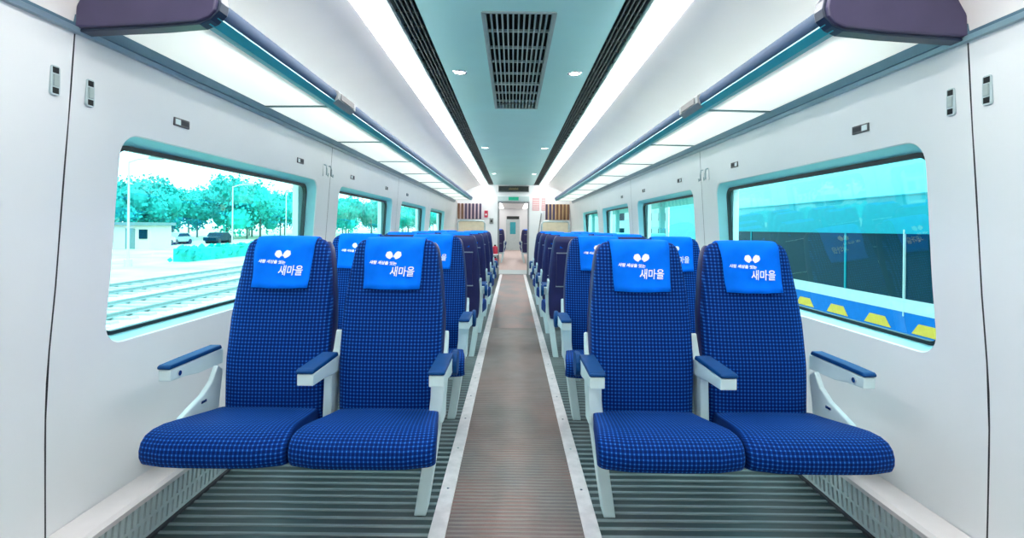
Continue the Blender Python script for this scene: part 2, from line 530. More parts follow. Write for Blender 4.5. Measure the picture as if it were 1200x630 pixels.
# slot vents, strip lights
for s, nm in ((-1, 'left'), (1, 'right')):
    sv = thing('slot_vent', 'long dark slotted air vent between the teal ceiling and the %s lamp strip' % nm, 'vent', (s * 0.55, 5.6, ZC), 'slot vents beside the lamps')
    obj('vent_backing', B().box(*sorted((s * 0.5, s * 0.625)), Y0, Y1, ZC + 0.05, ZC + 0.06).box(*sorted((s * 0.5, s * 0.503)), Y0, Y1, ZC, ZC + 0.055), 'black', sv)
    for i in range(4):
        xx = 0.517 + 0.0245 * i
        obj('slat', B().box(*sorted((s * xx, s * (xx + 0.006))), Y0, Y1, ZC - 0.004, ZC + 0.014), 'slat', sv)
    cr = B(); yy = 0.3
    while yy < 12.7:
        cr.box(*sorted((s * 0.502, s * 0.622)), yy, yy + 0.008, ZC + 0.004, ZC + 0.016); yy += 0.19
    tag(obj('cross_rib', cr, 'slat', sv), kind='stuff')
    obj('lamp_housing', B().box(*sorted((s * 0.664, s * 0.80)), Y0, Y1, 2.238, 2.26).box(*sorted((s * 0.622, s * 0.627)), Y0, Y1, ZC, ZC + .06), 'lamp_edge', ce)  # unseen boxes added to keep lamp light out of the roof void
    sl = thing('strip_light', 'continuous glowing white lamp strip on the %s of the ceiling' % nm, 'light', (s * 0.72, 5.6, 2.2), 'ceiling lamp strips')
    yj = [Y0, -0.0, 1.665, 3.33, 4.995, 6.66, 8.325, 9.99, 11.655, Y1]
    for a, c in zip(yj, yj[1:]):
        obj('diffuser', B().prism([(s * 0.668, 2.234), (s * 0.674, 2.206), (s * 0.69, 2.199), (s * 0.775, 2.214), (s * 0.793, 2.221), (s * 0.793, 2.236), (s * 0.668, 2.236)], 'y', a + 0.004, c - 0.004), 'diff', sl)

# ceiling grille
gr = thing('ceiling_grille', 'rectangular grey air grille in the middle of the teal ceiling', 'vent', (0, (GY0 + GY1) / 2, ZC))
fb = B()
fb.box(-GX - .006, -GX + .008, GY0, GY1, ZC - .006, ZC + .03).box(GX - .008, GX + .006, GY0, GY1, ZC - .006, ZC + .03)
fb.box(-GX, GX, GY0 - .006, GY0 + .012, ZC - .006, ZC + .03).box(-GX, GX, GY1 - .012, GY1 + .006, ZC - .006, ZC + .03)
obj('frame', fb, 'grille', gr)
obj('cavity', B().box(-GX, GX, GY0, GY1, ZC + .05, ZC + .06), 'black', gr)
for i in range(13):
    xx = -GX + 0.013 + (2 * GX - 0.026) * i / 12
    obj('slat', B().box(xx - .0042, xx + .0042, GY0, GY1, ZC - .003, ZC + .028), 'grille', gr)
for i in range(1, 8):
    yy = GY0 + (GY1 - GY0) * i / 8
    obj('crossbar', B().box(-GX, GX, yy - (.016 if i == 5 else .004), yy + (.016 if i == 5 else .004), ZC - .004, ZC + .012), 'grille', gr)

# downlights
for i, yy in enumerate((3.56, 6.9, 10.2)):
    for s in (-1, 1):
        d = thing('downlight', 'small round recessed downlight %s of the ceiling grille, %s pair' % ('left' if s < 0 else 'right', ('nearest', 'second', 'farthest')[i]), 'light', (s * 0.40, yy, ZC), 'ceiling downlights')
        n = 20
        ring = lambda r, z: [(s * 0.40 + r * math.cos(2 * PI * q / n), yy + r * math.sin(2 * PI * q / n), z) for q in range(n)]
        obj('bezel', B().loft([ring(.036, ZC), ring(.052, ZC - .001), ring(.05, ZC - .006), ring(.040, ZC - .007), ring(.036, ZC - .003), ring(.036, ZC)], caps=False), 'chrome', d, smooth=True)
        obj('lens', B().loft([ring(.037, ZC - .001), ring(.037, ZC - .004)]), 'down', d)

# wall behind the camera
struct('wall_front', B().box(-1.6, 1.6, Y0 - 0.06, Y0, -0.06, 2.4), 'wall')

# ------------------------------------------------------------------ luggage racks
RY0, RY1 = 1.62, 12.0
for s, nm in ((-1, 'left'), (1, 'right')):
    R = thing('luggage_rack', 'overhead luggage rack with white frosted shelf along the %s wall' % nm, 'luggage rack', (s * 1.2, 6.8, 1.8), 'overhead luggage racks')
    ys = [RY0 + 0.02 + 1.165 * i for i in range(9)] + [RY1]
    for a, c in zip(ys, ys[1:]):
        obj('shelf_panel', B().prism([(s * 1.386, 1.823), (s * 1.02, 1.828), (s * 1.02, 1.838), (s * 1.386, 1.833)], 'y', a + 0.008, c - 0.008), 'shelf', R)
    for y in ys[1:]:
        obj('divider', B().prism([(s * 1.388, 1.817), (s * 1.02, 1.822), (s * 1.02, 1.842), (s * 1.388, 1.837)], 'y', y - 0.011, y + 0.011), 'divider', R)
    fr = obj('front_rail', B().prism([(s * 1.03, 1.822), (s * 0.998, 1.818), (s * 0.972, 1.84), (s * 0.962, 1.868), (s * 0.972, 1.893), (s * 0.995, 1.90), (s * 1.03, 1.89)], 'y', RY0 + 0.02, RY1), 'beam', R, smooth=True, angle=50)
    obj('teal_strip', B().prism([(s * 1.036, 1.819), (s * 1.0, 1.812), (s * 0.972, 1.832), (s * 0.974, 1.841), (s * 1.0, 1.822), (s * 1.036, 1.826)], 'y', RY0 + 0.02, RY1), 'teal', fr)
    # rounded end cap facing the camera
    def capprof(o):
        return [(1.405, 1.785 - o), (1.15, 1.800 - o), (1.02, 1.812 - o), (0.985, 1.826 - o * .8), (0.965 - o, 1.848), (0.960 - o, 1.875), (0.966 - o, 1.905), (0.985 - o, 1.93), (1.02, 1.945 + o), (1.15, 1.965 + o), (1.30, 1.98 + o), (1.395, 1.96 + o)]
    ec = obj('end_cap', B().prism([(s * x, z) for x, z in capprof(0.0)], 'y', RY0 - 0.012, RY0 + 0.03), 'cap', R, bevel=0.006)
    obj('cap_edge', B().prism([(s * x, z) for x, z in capprof(0.008)], 'y', RY0 + 0.0, RY0 + 0.05), 'cap_edge', ec, bevel=0.004)
    npb = obj('number_plate', B().prism([(s * 0.985, 1.822), (s * 0.955, 1.845), (s * 0.952, 1.885), (s * 0.985, 1.905)], 'y', 2.72, 3.02), 'grey', R, bevel=0.003)
    obj('plate_face', B().box(*sorted((s * 0.950, s * 0.956)), 2.76, 2.98, 1.85, 1.882), 'label_dark', npb)

# ------------------------------------------------------------------ heaters along the walls
for s, nm in ((-1, 'left'), (1, 'right')):
    Hh = thing('heater_cover', 'long pale slotted heater casing along the foot of the %s wall' % nm, 'heater', (s * 1.42, 5.6, 0), 'floor heaters')
    obj('casing_top', B().prism([(s * 1.487, 0.175), (s * 1.38, 0.172), (s * 1.366, 0.160), (s * 1.366, 0.143), (s * 1.374, 0.143), (s * 1.487, 0.16)], 'y', Y0, Y1), 'heater_top', Hh)
    obj('casing_back', B().box(*sorted((s * 1.39, s * 1.40)), Y0, Y1, 0.0, 0.15), 'black', Hh)
    bars = B().box(*sorted((s * 1.366, s * 1.378)), Y0, Y1, 0.072, 0.082).box(*sorted((s * 1.366, s * 1.378)), Y0, Y1, 0.004, 0.022)
    obj('casing_bar', bars, 'heater', Hh)
    obj('kick_strip', B().box(*sorted((s * 1.352, s * 1.372)), Y0, Y1, 0.0, 0.012), 'joint', Hh)
    rb = B(); y = 0.9
    while y < 6.4:
        for z0, z1 in ((0.022, 0.072), (0.082, 0.143)):
            rb.add([(s * 1.367, y, z0), (s * 1.367, y + .019, z0), (s * 1.367, y + .027, z1), (s * 1.367, y + .008, z1), (s * 1.378, y, z0), (s * 1.378, y + .019, z0), (s * 1.378, y + .027, z1), (s * 1.378, y + .008, z1)],
                   [(0, 1, 2, 3), (4, 7, 6, 5), (0, 3, 7, 4), (1, 5, 6, 2)])
        y += 0.031
    tag(obj('casing_slat', rb, 'heater', Hh), kind='stuff')
    obj('casing_plate', B().box(*sorted((s * 1.366, s * 1.378)), 6.4, Y1, 0.02, 0.145), 'heater', Hh)

# ------------------------------------------------------------------ small plates and hooks on the walls
def wall_plate(s, y, z, nm):
    x = px(z)
    t = thing('number_sign', 'small dark-and-white seat number plate above the %s window, %s' % nm, 'sign', (s * x, y, z), 'seat number plates on the walls')
    obj('plate', B().box(*sorted((s * (x + .003), s * (x - .005))), y - .05, y + .05, z - .017, z + .017), 'label_dark', t, bevel=.002)
    f = B().box(*sorted((s * (x - .0045), s * (x - .0062))), y - .044, y - .012, z - .011, z + .011)
    obj('plate_number', f, 'rail_lite', t)
    obj('plate_symbol', B().box(*sorted((s * (x - .0045), s * (x - .0062))), y - .004, y + .042, z - .009, z + .009), 'joint', t)
nth = ('nearest of its row', 'second from the camera', 'third from the camera', 'fourth from the camera', 'fifth from the camera')
for s, nm in ((-1, 'left'), (1, 'right')):
    for i, y in enumerate((2.16, 3.37, 4.47, 5.68, 6.80)):
        wall_plate(s, y - (0.03 if s > 0 else 0), 1.597, (nm + '-hand', nth[i]))
def latch(s, y, z, label):
    x = px(z)
    t = thing('wall_latch', label, 'latch', (s * x, y, z), 'panel latches')
    pr = rrect(y - .016, y + .016, z - .045, z + .045, .008, 3, 2)
    obj('latch_plate', B().loft([[(s * (x + .004), p[0], p[1]) for p in pr], [(s * (x - .005), p[0], p[1]) for p in pr]]), 'rail_lite', t, bevel=.001)
    obj('latch_tongue', B().box(*sorted((s * (x - .004), s * (x - .010))), y - .009, y + .009, z - .018, z + .018), 'grille', t, bevel=.002)
    for dz in (-.031, .031):
        obj('latch_slot', B().box(*sorted((s * (x - .004), s * (x - .0065))), y - .010, y + .010, z + dz - .009, z + dz + .009), 'black', t)
for s, nm in ((-1, 'left'), (1, 'right')):
    latch(s, 1.56, 1.605, 'oblong chrome latch on the plain panel before the %s wall seam' % nm)
    latch(s, 1.69, 1.60, 'oblong chrome latch on the windowed panel just past the %s wall seam' % nm)
    t = thing('coat_hook', 'pair of slim coat hooks between the first two %s windows' % nm, 'hook', (s * px(1.58), 3.84, 1.58), 'coat hooks')
    for dy in (-.05, .05):
        x = px(1.58)
        hk = obj('hook', B().tube([(s * (x - .002), 3.84 + dy, 1.625), (s * (x - .02), 3.84 + dy, 1.62), (s * (x - .024), 3.84 + dy, 1.59), (s * (x - .022), 3.84 + dy, 1.55), (s * (x - .034), 3.84 + dy, 1.54), (s * (x - .036), 3.84 + dy, 1.56)], .005, 6), 'rail_lite', t, smooth=True)
        obj('hook_plate', B().box(*sorted((s * (x + .012), s * (x - .004))), 3.84 + dy - .012, 3.84 + dy + .012, 1.54, 1.635), 'white', hk)

# ------------------------------------------------------------------ seats
HW = [(.36, .19), (.42, .205), (.6, .212), (.78, .211), (.87, .204), (.98, .191), (1.06, .179), (1.09, .170), (1.108, .153), (1.117, .125)]
YC = [(.36, .032), (.42, .032), (.6, .05), (.8, .085), (1.0, .124), (1.117, .143)]
TH = [(.36, .07), (.42, .11), (.6, .13), (.8, .115), (1.0, .10), (1.08, .085), (1.108, .055), (1.117, .02)]
def back_front(x, z):
    hw, yc, th = interp(HW, z), interp(YC, z), interp(TH, z)
    c = min(1, abs(x) / hw) ** 2.4
    sn = math.sqrt(max(0, 1 - c * c))
    return yc - th / 2 * sn ** 0.6
def backrest_mesh(grow=0.0, dy=0.0, zlist=None, tk=1.0, zoff=0.0):
    zs = zlist or [.36, .38, .42, .48, .55, .62, .7, .78, .83, .88, .93, .98, 1.02, 1.05, 1.075, 1.09, 1.10, 1.108, 1.114, 1.117]
    rings = []; n = 44
    for z in zs:
        hw, yc, th = interp(HW, z) + grow, interp(YC, z) + dy, interp(TH, z) * tk
        ring = []
        for i in range(n):
            a = 2 * PI * i / n
            c, sn = math.cos(a), math.sin(a)
            ring.append((hw * math.copysign(abs(c) ** (1 / 2.4), c), yc + th / 2 * math.copysign(abs(sn) ** 0.6, sn), z + zoff))
        rings.append(ring)
    return B().loft(rings)
CP = [(.03, .405), (.0, .425), (-.08, .436), (-.16, .449), (-.25, .463), (-.32, .471), (-.375, .470), (-.412, .461), (-.434, .444), (-.443, .420), (-.442, .396), (-.433, .377), (-.410, .366), (-.34, .362), (-.15, .360), (.0, .358), (.03, .372)]
def cushion_mesh():
    hw = 0.2445
    arc = [0]
    for a, b in zip(CP, CP[1:]): arc.append(arc[-1] + math.dist(a, b))
    cols = [(-1, .86), (-.994, .92), (-.975, .965), (-.945, .99), (-.90, 1), (-.6, 1), (-.3, 1), (0, 1), (.3, 1), (.6, 1), (.90, 1), (.945, .99), (.975, .965), (.994, .92), (1, .86)]
    rings = []; uvs = []
    cy, cz = -.20, .412
    for u, sc in cols:
        ring = []
        for (y, z), sarc in zip(CP, arc):
            yy, zz = cy + (y - cy) * (0.5 + 0.5 * sc), cz + (z - cz) * sc
            t = max(0, (yy + .40) / .43)
            fr = max(0, min(1, (-.2 - yy) / .2))
            x = u * hw * (1 - .19 * t)
            yy += .035 * abs(u) ** 4 * fr
            zz += .006 * (1 - u * u) * (1 if z > .42 else 0)
            ring.append((x, yy, zz))
            uvs.append((u * hw, sarc))
        rings.append(ring)
    return B().loft(rings), uvs
def cover_mesh():
    path = [(0, z) for z in [.908, .93, .95, .97, .99, 1.01, 1.03, 1.05, 1.07, 1.085, 1.095]]
    nx = 15
    rows = []
    for _, z in path:
        row = []
        for i in range(nx):
            u = -1 + 2 * i / (nx - 1)
            x = u * (.117 + .010 * (z - .9) / .2)
            wr = .0022 * math.sin(9 * u + 30 * z) + .0055 * math.sin(38 * (z - .9) - 5.5 * u + 1) * max(0, (z - .98) / .1)
            hem = .006 * max(0, 1 - (z - .908) / .04) + .002
            row.append((x, back_front(x, z) - .0085 - hem + wr, z + (0.004 * (u * u) if z < .94 else 0)))
        rows.append(row)
    for (dy, z) in [(.108, 1.112), (.123, 1.122), (.148, 1.126), (.173, 1.120), (.198, 1.10), (.205, 1.06), (.204, 1.0)]:
        rows.append([((-1 + 2 * i / (nx - 1)) * .127, dy, z - .003 * (abs(-1 + 2 * i / (nx - 1)) ** 4)) for i in range(nx)])
    return B().loft(rows, caps=False, closed=False)
def on_cover(vs, fs, cx, cz, sx=1.0, sz=1.0, rot=0.0):
    out = []
    for v in vs:
        x, z = v[0] * sx, v[1] * sz
        x, z = x * math.cos(rot) - z * math.sin(rot), x * math.sin(rot) + z * math.cos(rot)
        x, z = cx + x, cz + z
        out.append((x, back_front(x, z) - .0185, z))
    return out, fs
def petal(cx, cz, a, b, rot, n=16):
    pts = [(0, 0)]
    for i in range(n):
        t = 2 * PI * i / n
        r = 1 - .22 * math.cos(2 * t) + .08 * math.cos(5 * t)
        pts.append((a * r * math.cos(t), b * r * math.sin(t)))
    return on_cover(pts, [(0, 1 + i, 1 + (i + 1) % n) for i in range(n)], cx, cz, rot=rot)
TXT_BIG = text_poly('새마을', 0.047)
TXT_SMALL = text_poly('사람 세상을 잇는', 0.0155)
def print_mesh():
    b = B()
    b.add(*petal(-.017, 1.050, .019, .012, 2.25))
    b.add(*petal(.018, 1.050, .022, .011, .75))
    b.add(*on_cover(TXT_SMALL[0], TXT_SMALL[1], -.042, 1.012, 1.05, 1, -.05))
    b.add(*on_cover(TXT_BIG[0], TXT_BIG[1], .040, .966, .80, .95, .0))
    return b

def seat_side_poly():
    return [(-.035, .38), (.05, .38), (.095, .56), (.135, .70), (.128, .722), (.108, .722), (.075, .65), (.045, .60), (-.02, .565)]
MESH = {}
def make_pair(s):
    """s=+1: aisle end at +x. Faces -y, origin on the floor under the middle of the pair."""
    root = thing('double_seat', None, 'seat', (0, 0, 0), 'blue double seats of the carriage')
    def shared(key, build):
        if key not in MESH: MESH[key] = build().data
        o = bpy.data.objects.new(key, MESH[key]); return o
    for x0 in (-.2475, .2475):
        x1 = .240 if (x0 > 0) == (s > 0) else .229
        def place(o):
            o.location.x = math.copysign(x1, x0) if o.name[:4] in ('back', 'head') else x0
        cb_, cu = cushion_mesh()
        place(obj('cushion', cb_, 'fabric', root, smooth=True, uv=cu))
        bb = backrest_mesh()
        bo = obj('backrest', bb, 'fabric', root, smooth=True, uv=[(p[0], p[2]) for p in bb.v])
        place(bo)
        sh = backrest_mesh(.007, .034, [.36, .4, .5, .6, .7, .8, .9, .98, 1.04, 1.075, 1.095, 1.105], 0.95, -.004)
        so = obj('back_shell', sh, 'shell', root, smooth=True)
        place(so)
        # folded table and its latch on the back
        tz = lambda z: interp(YC, z) + .034 + interp(TH, z) * .475
        obj('tray_table', B().prism([(tz(.66) - .004, .66), (tz(.95) - .004, .95), (tz(.95) + .014, .95), (tz(.66) + .014, .66)], 'x', -.155, .155), 'shell', so, bevel=.004)
        obj('table_edge', B().prism([(tz(.95) - .002, .95), (tz(.96) - .002, .958), (tz(.96) + .016, .958), (tz(.95) + .016, .95)], 'x', -.158, .158), 'rail_lite', so)
        obj('table_edge', B().prism([(tz(.66) - .002, .652), (tz(.66) - .002, .66), (tz(.66) + .016, .66), (tz(.66) + .016, .652)], 'x', -.158, .158), 'rail_lite', so)
        cv = obj('headrest_cover', cover_mesh(), 'cover', root, smooth=True, angle=70)
        md = cv.modifiers.new('thickness', 'SOLIDIFY'); md.thickness = .003; md.offset = -1
        place(cv)
        pm = print_mesh()
        obj('lettering', pm, 'print', cv)
        kb = B().cyl((-.32, .355), .011, 'x', -.05, .005, 10).box(.005, .035, -.335, -.305, .345, .362)
        place(obj('recline_pedal', kb, 'knob', root))
    # fix sub-part offsets: children were built around x = 0 of the seat
    for c in children(root):
        for g in children(c):
            for v in g.data.vertices: v.co.x += c.location.x
            g.location = (0, 0, 0)
    # armrests
    for key, xc, wd in (('aisle', .475, .056), ('middle', 0.0, .060), ('window', -.532, .045)):
        x = s * xc
        f0 = .035 if key == 'window' else 0
        body = B().prism([(-.252 + f0, .592), (-.252 + f0, .634), (.06 + 2 * f0, .636), (.06 + 2 * f0, .572), (-.04, .574), (-.12, .586)], 'x', x - wd / 2, x + wd / 2)
        ar = obj('armrest', body, 'enamel', root, bevel=.004)
        obj('armrest_pad', B().prism([(-.258 + f0, .636), (-.258 + f0, .647), (-.248 + f0, .652), (-.1, .654), (.005 + 3 * f0, .654), (.015 + 3 * f0, .636)], 'x', x - wd / 2 - .002, x + wd / 2 + .002), 'pad', ar, bevel=.005, seg=3)
        if key == 'window':
            obj('bolt', B().cyl((-.17, .611), .010, 'x', *sorted((x + s * (wd / 2), x + s * (wd / 2 + .006))), 12), 'chrome', ar)
        if key == 'aisle':
            pv = []
            for i in range(18):
                t = 2 * PI * i / 18
                pv.append((.045 + .058 * math.cos(t), .605 + .052 * math.sin(t)))
            obj('pivot_cover', B().prism(pv, 'x', *sorted((x + s * .022, x + s * .046))), 'pad', ar, bevel=.006)
        if key != 'window':
            obj('armrest_support', B().prism(seat_side_poly(), 'x', x - .017 - (s * .02 if key == 'aisle' else 0), x + .017 - (s * .02 if key == 'aisle' else 0)), 'enamel', root, bevel=.006)
        else:
            pl = [(-.20, .448), (-.19, .432), (.05, .40), (.08, .56), (.04, .585), (.0, .53), (-.06, .492), (-.14, .468)]
            sp = obj('armrest_support', B().prism(pl, 'x', *sorted((x + s * .030, x + s * .052))), 'enamel', root, bevel=.006)
            obj('recline_button', B().box(*sorted((x + s * .050, x + s * .057)), -.08, -.045, .462, .474), 'chrome', sp, bevel=.002)
    # slanting aisle leg and the frame under the seats
    L = [(s * .452, .60, .030, .050), (s * .447, .48, .027, .055), (s * .428, .33, .025, .052), (s * .405, .16, .024, .045), (s * .380, 0.0, .024, .042)]
    rings = [[(x - wx, .015 - wy, z), (x + wx, .015 - wy, z), (x + wx, .015 + wy, z), (x - wx, .015 + wy, z)] for x, z, wx, wy in L]
    obj('leg', B().loft(rings), 'enamel', root, bevel=.004)
    fx = sorted((s * .425, -s * .50))
    obj('seat_frame', B().box(fx[0], fx[1], -.02, .05, .30, .357), 'enamel', root, bevel=.003)
    obj('front_bar', B().box(fx[0] + .03, fx[1] - .03, -.325, -.29, .350, .361), 'enamel', root)
    wb = sorted((-s * .50, -s * .722))
    obj('wall_bracket', B().box(wb[0], wb[1], -.02, .06, .22, .30), 'grey', root, bevel=.004)
    for a, c in ((.40, .43), (-.47, -.50)):
        obj('side_rail', B().box(*sorted((s * a, s * c)), -.30, .0, .325, .357), 'enamel', root)
    return root

PC = 0.765
protoL, protoR = make_pair(1), make_pair(-1)     # aisle at +x, aisle at -x
used = {'L': False, 'R': False}
def put(kind, x, y, rz, label, group='blue double seats of the carriage'):
    p = protoL if kind == 'L' else protoR
    o = p if not used[kind] else copy_tree(p)
    used[kind] = True
    o.location = (x, y, 0); o.rotation_euler = (0, 0, rz)
    o['label'] = label; o['group'] = group
    return o
rown = ['front row', 'second row', 'third row', 'fourth row', 'fifth row', 'sixth row']
for r, yy in enumerate((2.10, 3.15)):
    for kind, x, nm in (('L', -PC, 'left'), ('R', PC, 'right')):
        put(kind, x, yy, 0, 'blue dotted double seat facing the camera, %s of the aisle, %s' % (nm, rown[r]))
for r, yb in enumerate((4.62, 5.68, 6.74, 7.80)):
    for kind, x, nm in (('R', -PC, 'left'), ('L', PC, 'right')):
        put(kind, x, yb + .08, PI, 'navy-backed double seat turned away from the camera, %s of the aisle, %s' % (nm, rown[r + 2]))

# ------------------------------------------------------------------ end bulkhead
DW, DZ = 0.365, 1.80
wb_ = sroot('wall_back', (0, Y1, 0))
bk = B()
bk.box(-1.56, -DW, Y1, Y1 + .06, -.06, 2.36).box(DW, 1.56, Y1, Y1 + .06, -.06, 2.36).box(-DW, DW, Y1, Y1 + .06, DZ, 2.36)
obj('bulkhead', bk, 'wall', wb_)
dr = sroot('door_1', (0, Y1, 0))
df = B().box(-DW - .03, -DW + .012, Y1 - .02, Y1 + .07, 0, DZ).box(DW - .012, DW + .03, Y1 - .02, Y1 + .07, 0, DZ).box(-DW - .03, DW + .03, Y1 - .02, Y1 + .07, DZ - .01, DZ + .03)
obj('door_frame', df, 'grey', dr)
obj('threshold', B().box(-DW, DW, Y1 - .03, Y1 + .10, 0, .012), 'grey', dr)
obj('header_box', B().box(-DW - .03, DW + .03, Y1 - .05, Y1, DZ + .035, DZ + .165), 'heater', dr, bevel=.006)
es = thing('exit_sign', 'small green lit exit sign above the end doorway', 'sign', (0, Y1 - .05, DZ + .06))
obj('sign_housing', B().box(-.13, .13, Y1 - .07, Y1 - .05, DZ + .055, DZ + .15), 'heater', es)
obj('sign_face', B().box(-.125, .125, Y1 - .074, Y1 - .07, DZ + .06, DZ + .145), 'green', es)
ld = thing('display_board', 'wide dark scrolling text display over the end doorway', 'display', (0, Y1 - .06, 2.075))
obj('display_housing', B().box(-.385, .385, Y1 - .07, Y1, 2.07, 2.225), 'grey', ld, bevel=.006)
obj('display_screen', B().box(-.37, .37, Y1 - .074, Y1 - .068, 2.083, 2.212), 'ledpanel', ld)
db = B()
for i in range(8):
    db.box(-.12 + .03 * i, -.10 + .03 * i, Y1 - .0755, Y1 - .074, 2.125, 2.16 + .015 * (i % 2))
tag(obj('display_dots', db, 'amber', ld), kind='stuff')

for s, nm in ((-1, 'left'), (1, 'right')):
    sc = thing('slatted_screen', 'striped screen of dark upright slats on the end wall, %s of the doorway' % nm, 'screen', (s * 1.1, Y1 - .02, 1.39), 'slatted screens on the end wall')
    obj('backboard', B().box(*sorted((s * .80, s * 1.40)), Y1 - .015, Y1, 1.385, 1.775), 'rose' if s < 0 else 'ochre', sc)
    for i in range(7):
        x = s * (.83 + .09 * i)
        obj('slat', B().box(x - .026, x + .026, Y1 - .045, Y1 - .015, 1.385, 1.775), 'slat_dark' if (s < 0 and i < 5) or (s > 0 and i < 3) else 'slat_brown', sc, bevel=.003)
    pp = thing('partition_panel', 'low beige partition with rounded grey tubular frame, %s of the doorway' % nm, 'partition', (s * 1.05, Y1 - .3, 0), 'partitions at the end wall')
    xs = (s * .70, s * 1.36)
    tb = [(xs[0], Y1 - .3, .0), (xs[0], Y1 - .3, 1.27), (xs[0] + s * .03, Y1 - .3, 1.325), (xs[0] + s * .08, Y1 - .3, 1.34), (xs[1] - s * .06, Y1 - .3, 1.34), (xs[1] - s * .015, Y1 - .3, 1.32), (xs[1], Y1 - .3, 1.27), (xs[1], Y1 - .3, .0)]
    obj('tube_frame', B().tube(tb, .022, 10), 'rail_lite', pp, smooth=True)
    obj('panel_sheet', B().box(min(xs) + .02, max(xs) - .02, Y1 - .308, Y1 - .292, .12, 1.32), 'beige', pp)
# notices and fire gear beside the doorway
for i, (a, c, z0, z1, lb) in enumerate(((.47, .65, 1.61, 1.93, 'square pink notice board on the wall right of the doorway'), (.70, .80, 1.61, 1.93, 'narrow pink notice strip beside the square pink notice'))):
    n = thing('notice', lb, 'notice', ((a + c) / 2, Y1 - .01, z0))
    obj('notice_board', B().box(a, c, Y1 - .012, Y1, z0, z1), 'pink', n, bevel=.002)
    nl = B()
    for k in range(5):
        nl.box(a + .015, c - .015, Y1 - .0135, Y1 - .012, z0 + .03 + .055 * k, z0 + .05 + .055 * k)
    tag(obj('notice_line', nl, 'rose', n), kind='stuff')
al = thing('alarm_box', 'small red alarm box on the wall left of the doorway', 'alarm', (-.68, Y1 - .03, 1.42))
obj('alarm_case', B().box(-.73, -.64, Y1 - .05, Y1, 1.43, 1.60), 'red', al, bevel=.006)
obj('alarm_button', B().cyl((-.685, 1.50), .025, 'y', Y1 - .058, Y1 - .05, 12), 'white', al)
sb = thing('switch_box', 'small dark control box on the wall left of the doorway', 'control box', (-.54, Y1 - .02, 1.28))
obj('box_case', B().box(-.60, -.50, Y1 - .04, Y1, 1.27, 1.41), 'grey', sb, bevel=.004)
obj('box_keyhole', B().box(-.575, -.525, Y1 - .043, Y1 - .04, 1.31, 1.37), 'black', sb)
for z, lb in ((.62, 'upper red fire extinguisher in the wall niche left of the doorway'), (.32, 'lower red fire extinguisher in the wall niche left of the doorway')):
    fe = thing('fire_extinguisher', lb, 'fire extinguisher', (-.45, Y1 - .08, z - .1), 'fire extinguishers by the doorway')
    obj('cylinder_body', B().cyl((-.45, Y1 - .09), .07, 'z', z - .1, z + .07, 16).cyl((-.45, Y1 - .09), .07, 'z', z + .07, z + .10, 16, .03), 'red', fe, smooth=True)
    obj('valve', B().box(-.475, -.425, Y1 - .115, Y1 - .065, z + .10, z + .13), 'knob', fe)
    obj('mount', B().box(-.53, -.37, Y1 - .17, Y1, z - .125, z - .10), 'white', fe)
gp = thing('grab_pole', 'slanting slim grey grab rail right of the doorway', 'handrail', (.60, Y1 - .05, 0))
obj('rail_tube', B().tube([(.58, Y1 - .05, .55), (.62, Y1 - .06, 1.0), (.70, Y1 - .06, 1.55)], .014, 8), 'grey', gp, smooth=True)
obj('rail_foot', B().cyl((.58, .55), .028, 'y', Y1 - .06, Y1, 12).cyl((.70, 1.55), .028, 'y', Y1 - .07, Y1, 12), 'chrome', gp)

# ------------------------------------------------------------------ vestibule and next carriage seen through the doorway
V1, V2 = 14.3, 27.0
nf = sroot('floor_beyond', (0, Y1, 0))
obj('vestibule_covering', B().box(-.8, .8, Y1 + .06, V1, -.05, 0), 'heater', nf)
obj('next_covering', B().box(-1.45, 1.45, V1, V2, -.05, 0), 'kiosk', nf)
struct('wall_vestibule_left', B().box(-.86, -.8, Y1 + .06, V1, 0, 2.2), 'wall')
struct('wall_vestibule_right', B().box(.8, .86, Y1 + .06, V1, 0, 2.2), 'wall')
cn = sroot('ceiling_beyond', (0, Y1, 2.15))
obj('vestibule_ceiling', B().box(-.86, .86, Y1 + .06, V1, 2.2, 2.25), 'wall', cn)
obj('next_ceiling', B().box(-1.5, 1.5, V1, V2, 2.2, 2.25), 'wall', cn)
d2 = B().box(-1.5, -.42, V1, V1 + .05, 0, 2.25).box(.42, 1.5, V1, V1 + .05, 0, 2.25).box(-.42, .42, V1, V1 + .05, 1.95, 2.25)
struct('wall_next_bulkhead', d2, 'wall')
struct('wall_next_left', B().box(-1.5, -1.45, V1, V2, 0, 2.25), 'wall')
struct('wall_next_right', B().box(1.45, 1.5, V1, V2, 0, 2.25), 'wall')
struct('wall_next_end', B().box(-1.5, 1.5, V2, V2 + .05, 0, 2.25), 'wall')
nd = sroot('door_2', (0, V2, 0))
obj('door_leaf', B().box(-.36, .36, V2 - .03, V2, .02, 1.62), 'heater', nd)
obj('door_pane', B().box(-.15, .15, V2 - .036, V2 - .03, .85, 1.48), 'teal', nd)
nb = thing('display_board', 'short dark display over the far door of the next carriage', 'display', (0, V2 - .04, 1.62))
obj('display_screen', B().box(-.32, .32, V2 - .05, V2, 1.64, 1.78), 'ledpanel', nb)
obj('display_rim', B().box(-.335, .335, V2 - .03, V2, 1.625, 1.795), 'grey', nb)
vl = thing('ceiling_lamp', 'square white lamp in the vestibule ceiling', 'light', (0, 13.6, 2.14))
obj('lamp_lens', B().box(-.25, .25, 13.3, 13.9, 2.175, 2.192), 'diff_far', vl)
obj('lamp_rim', B().box(-.27, .27, 13.28, 13.92, 2.187, 2.199), 'white', vl)
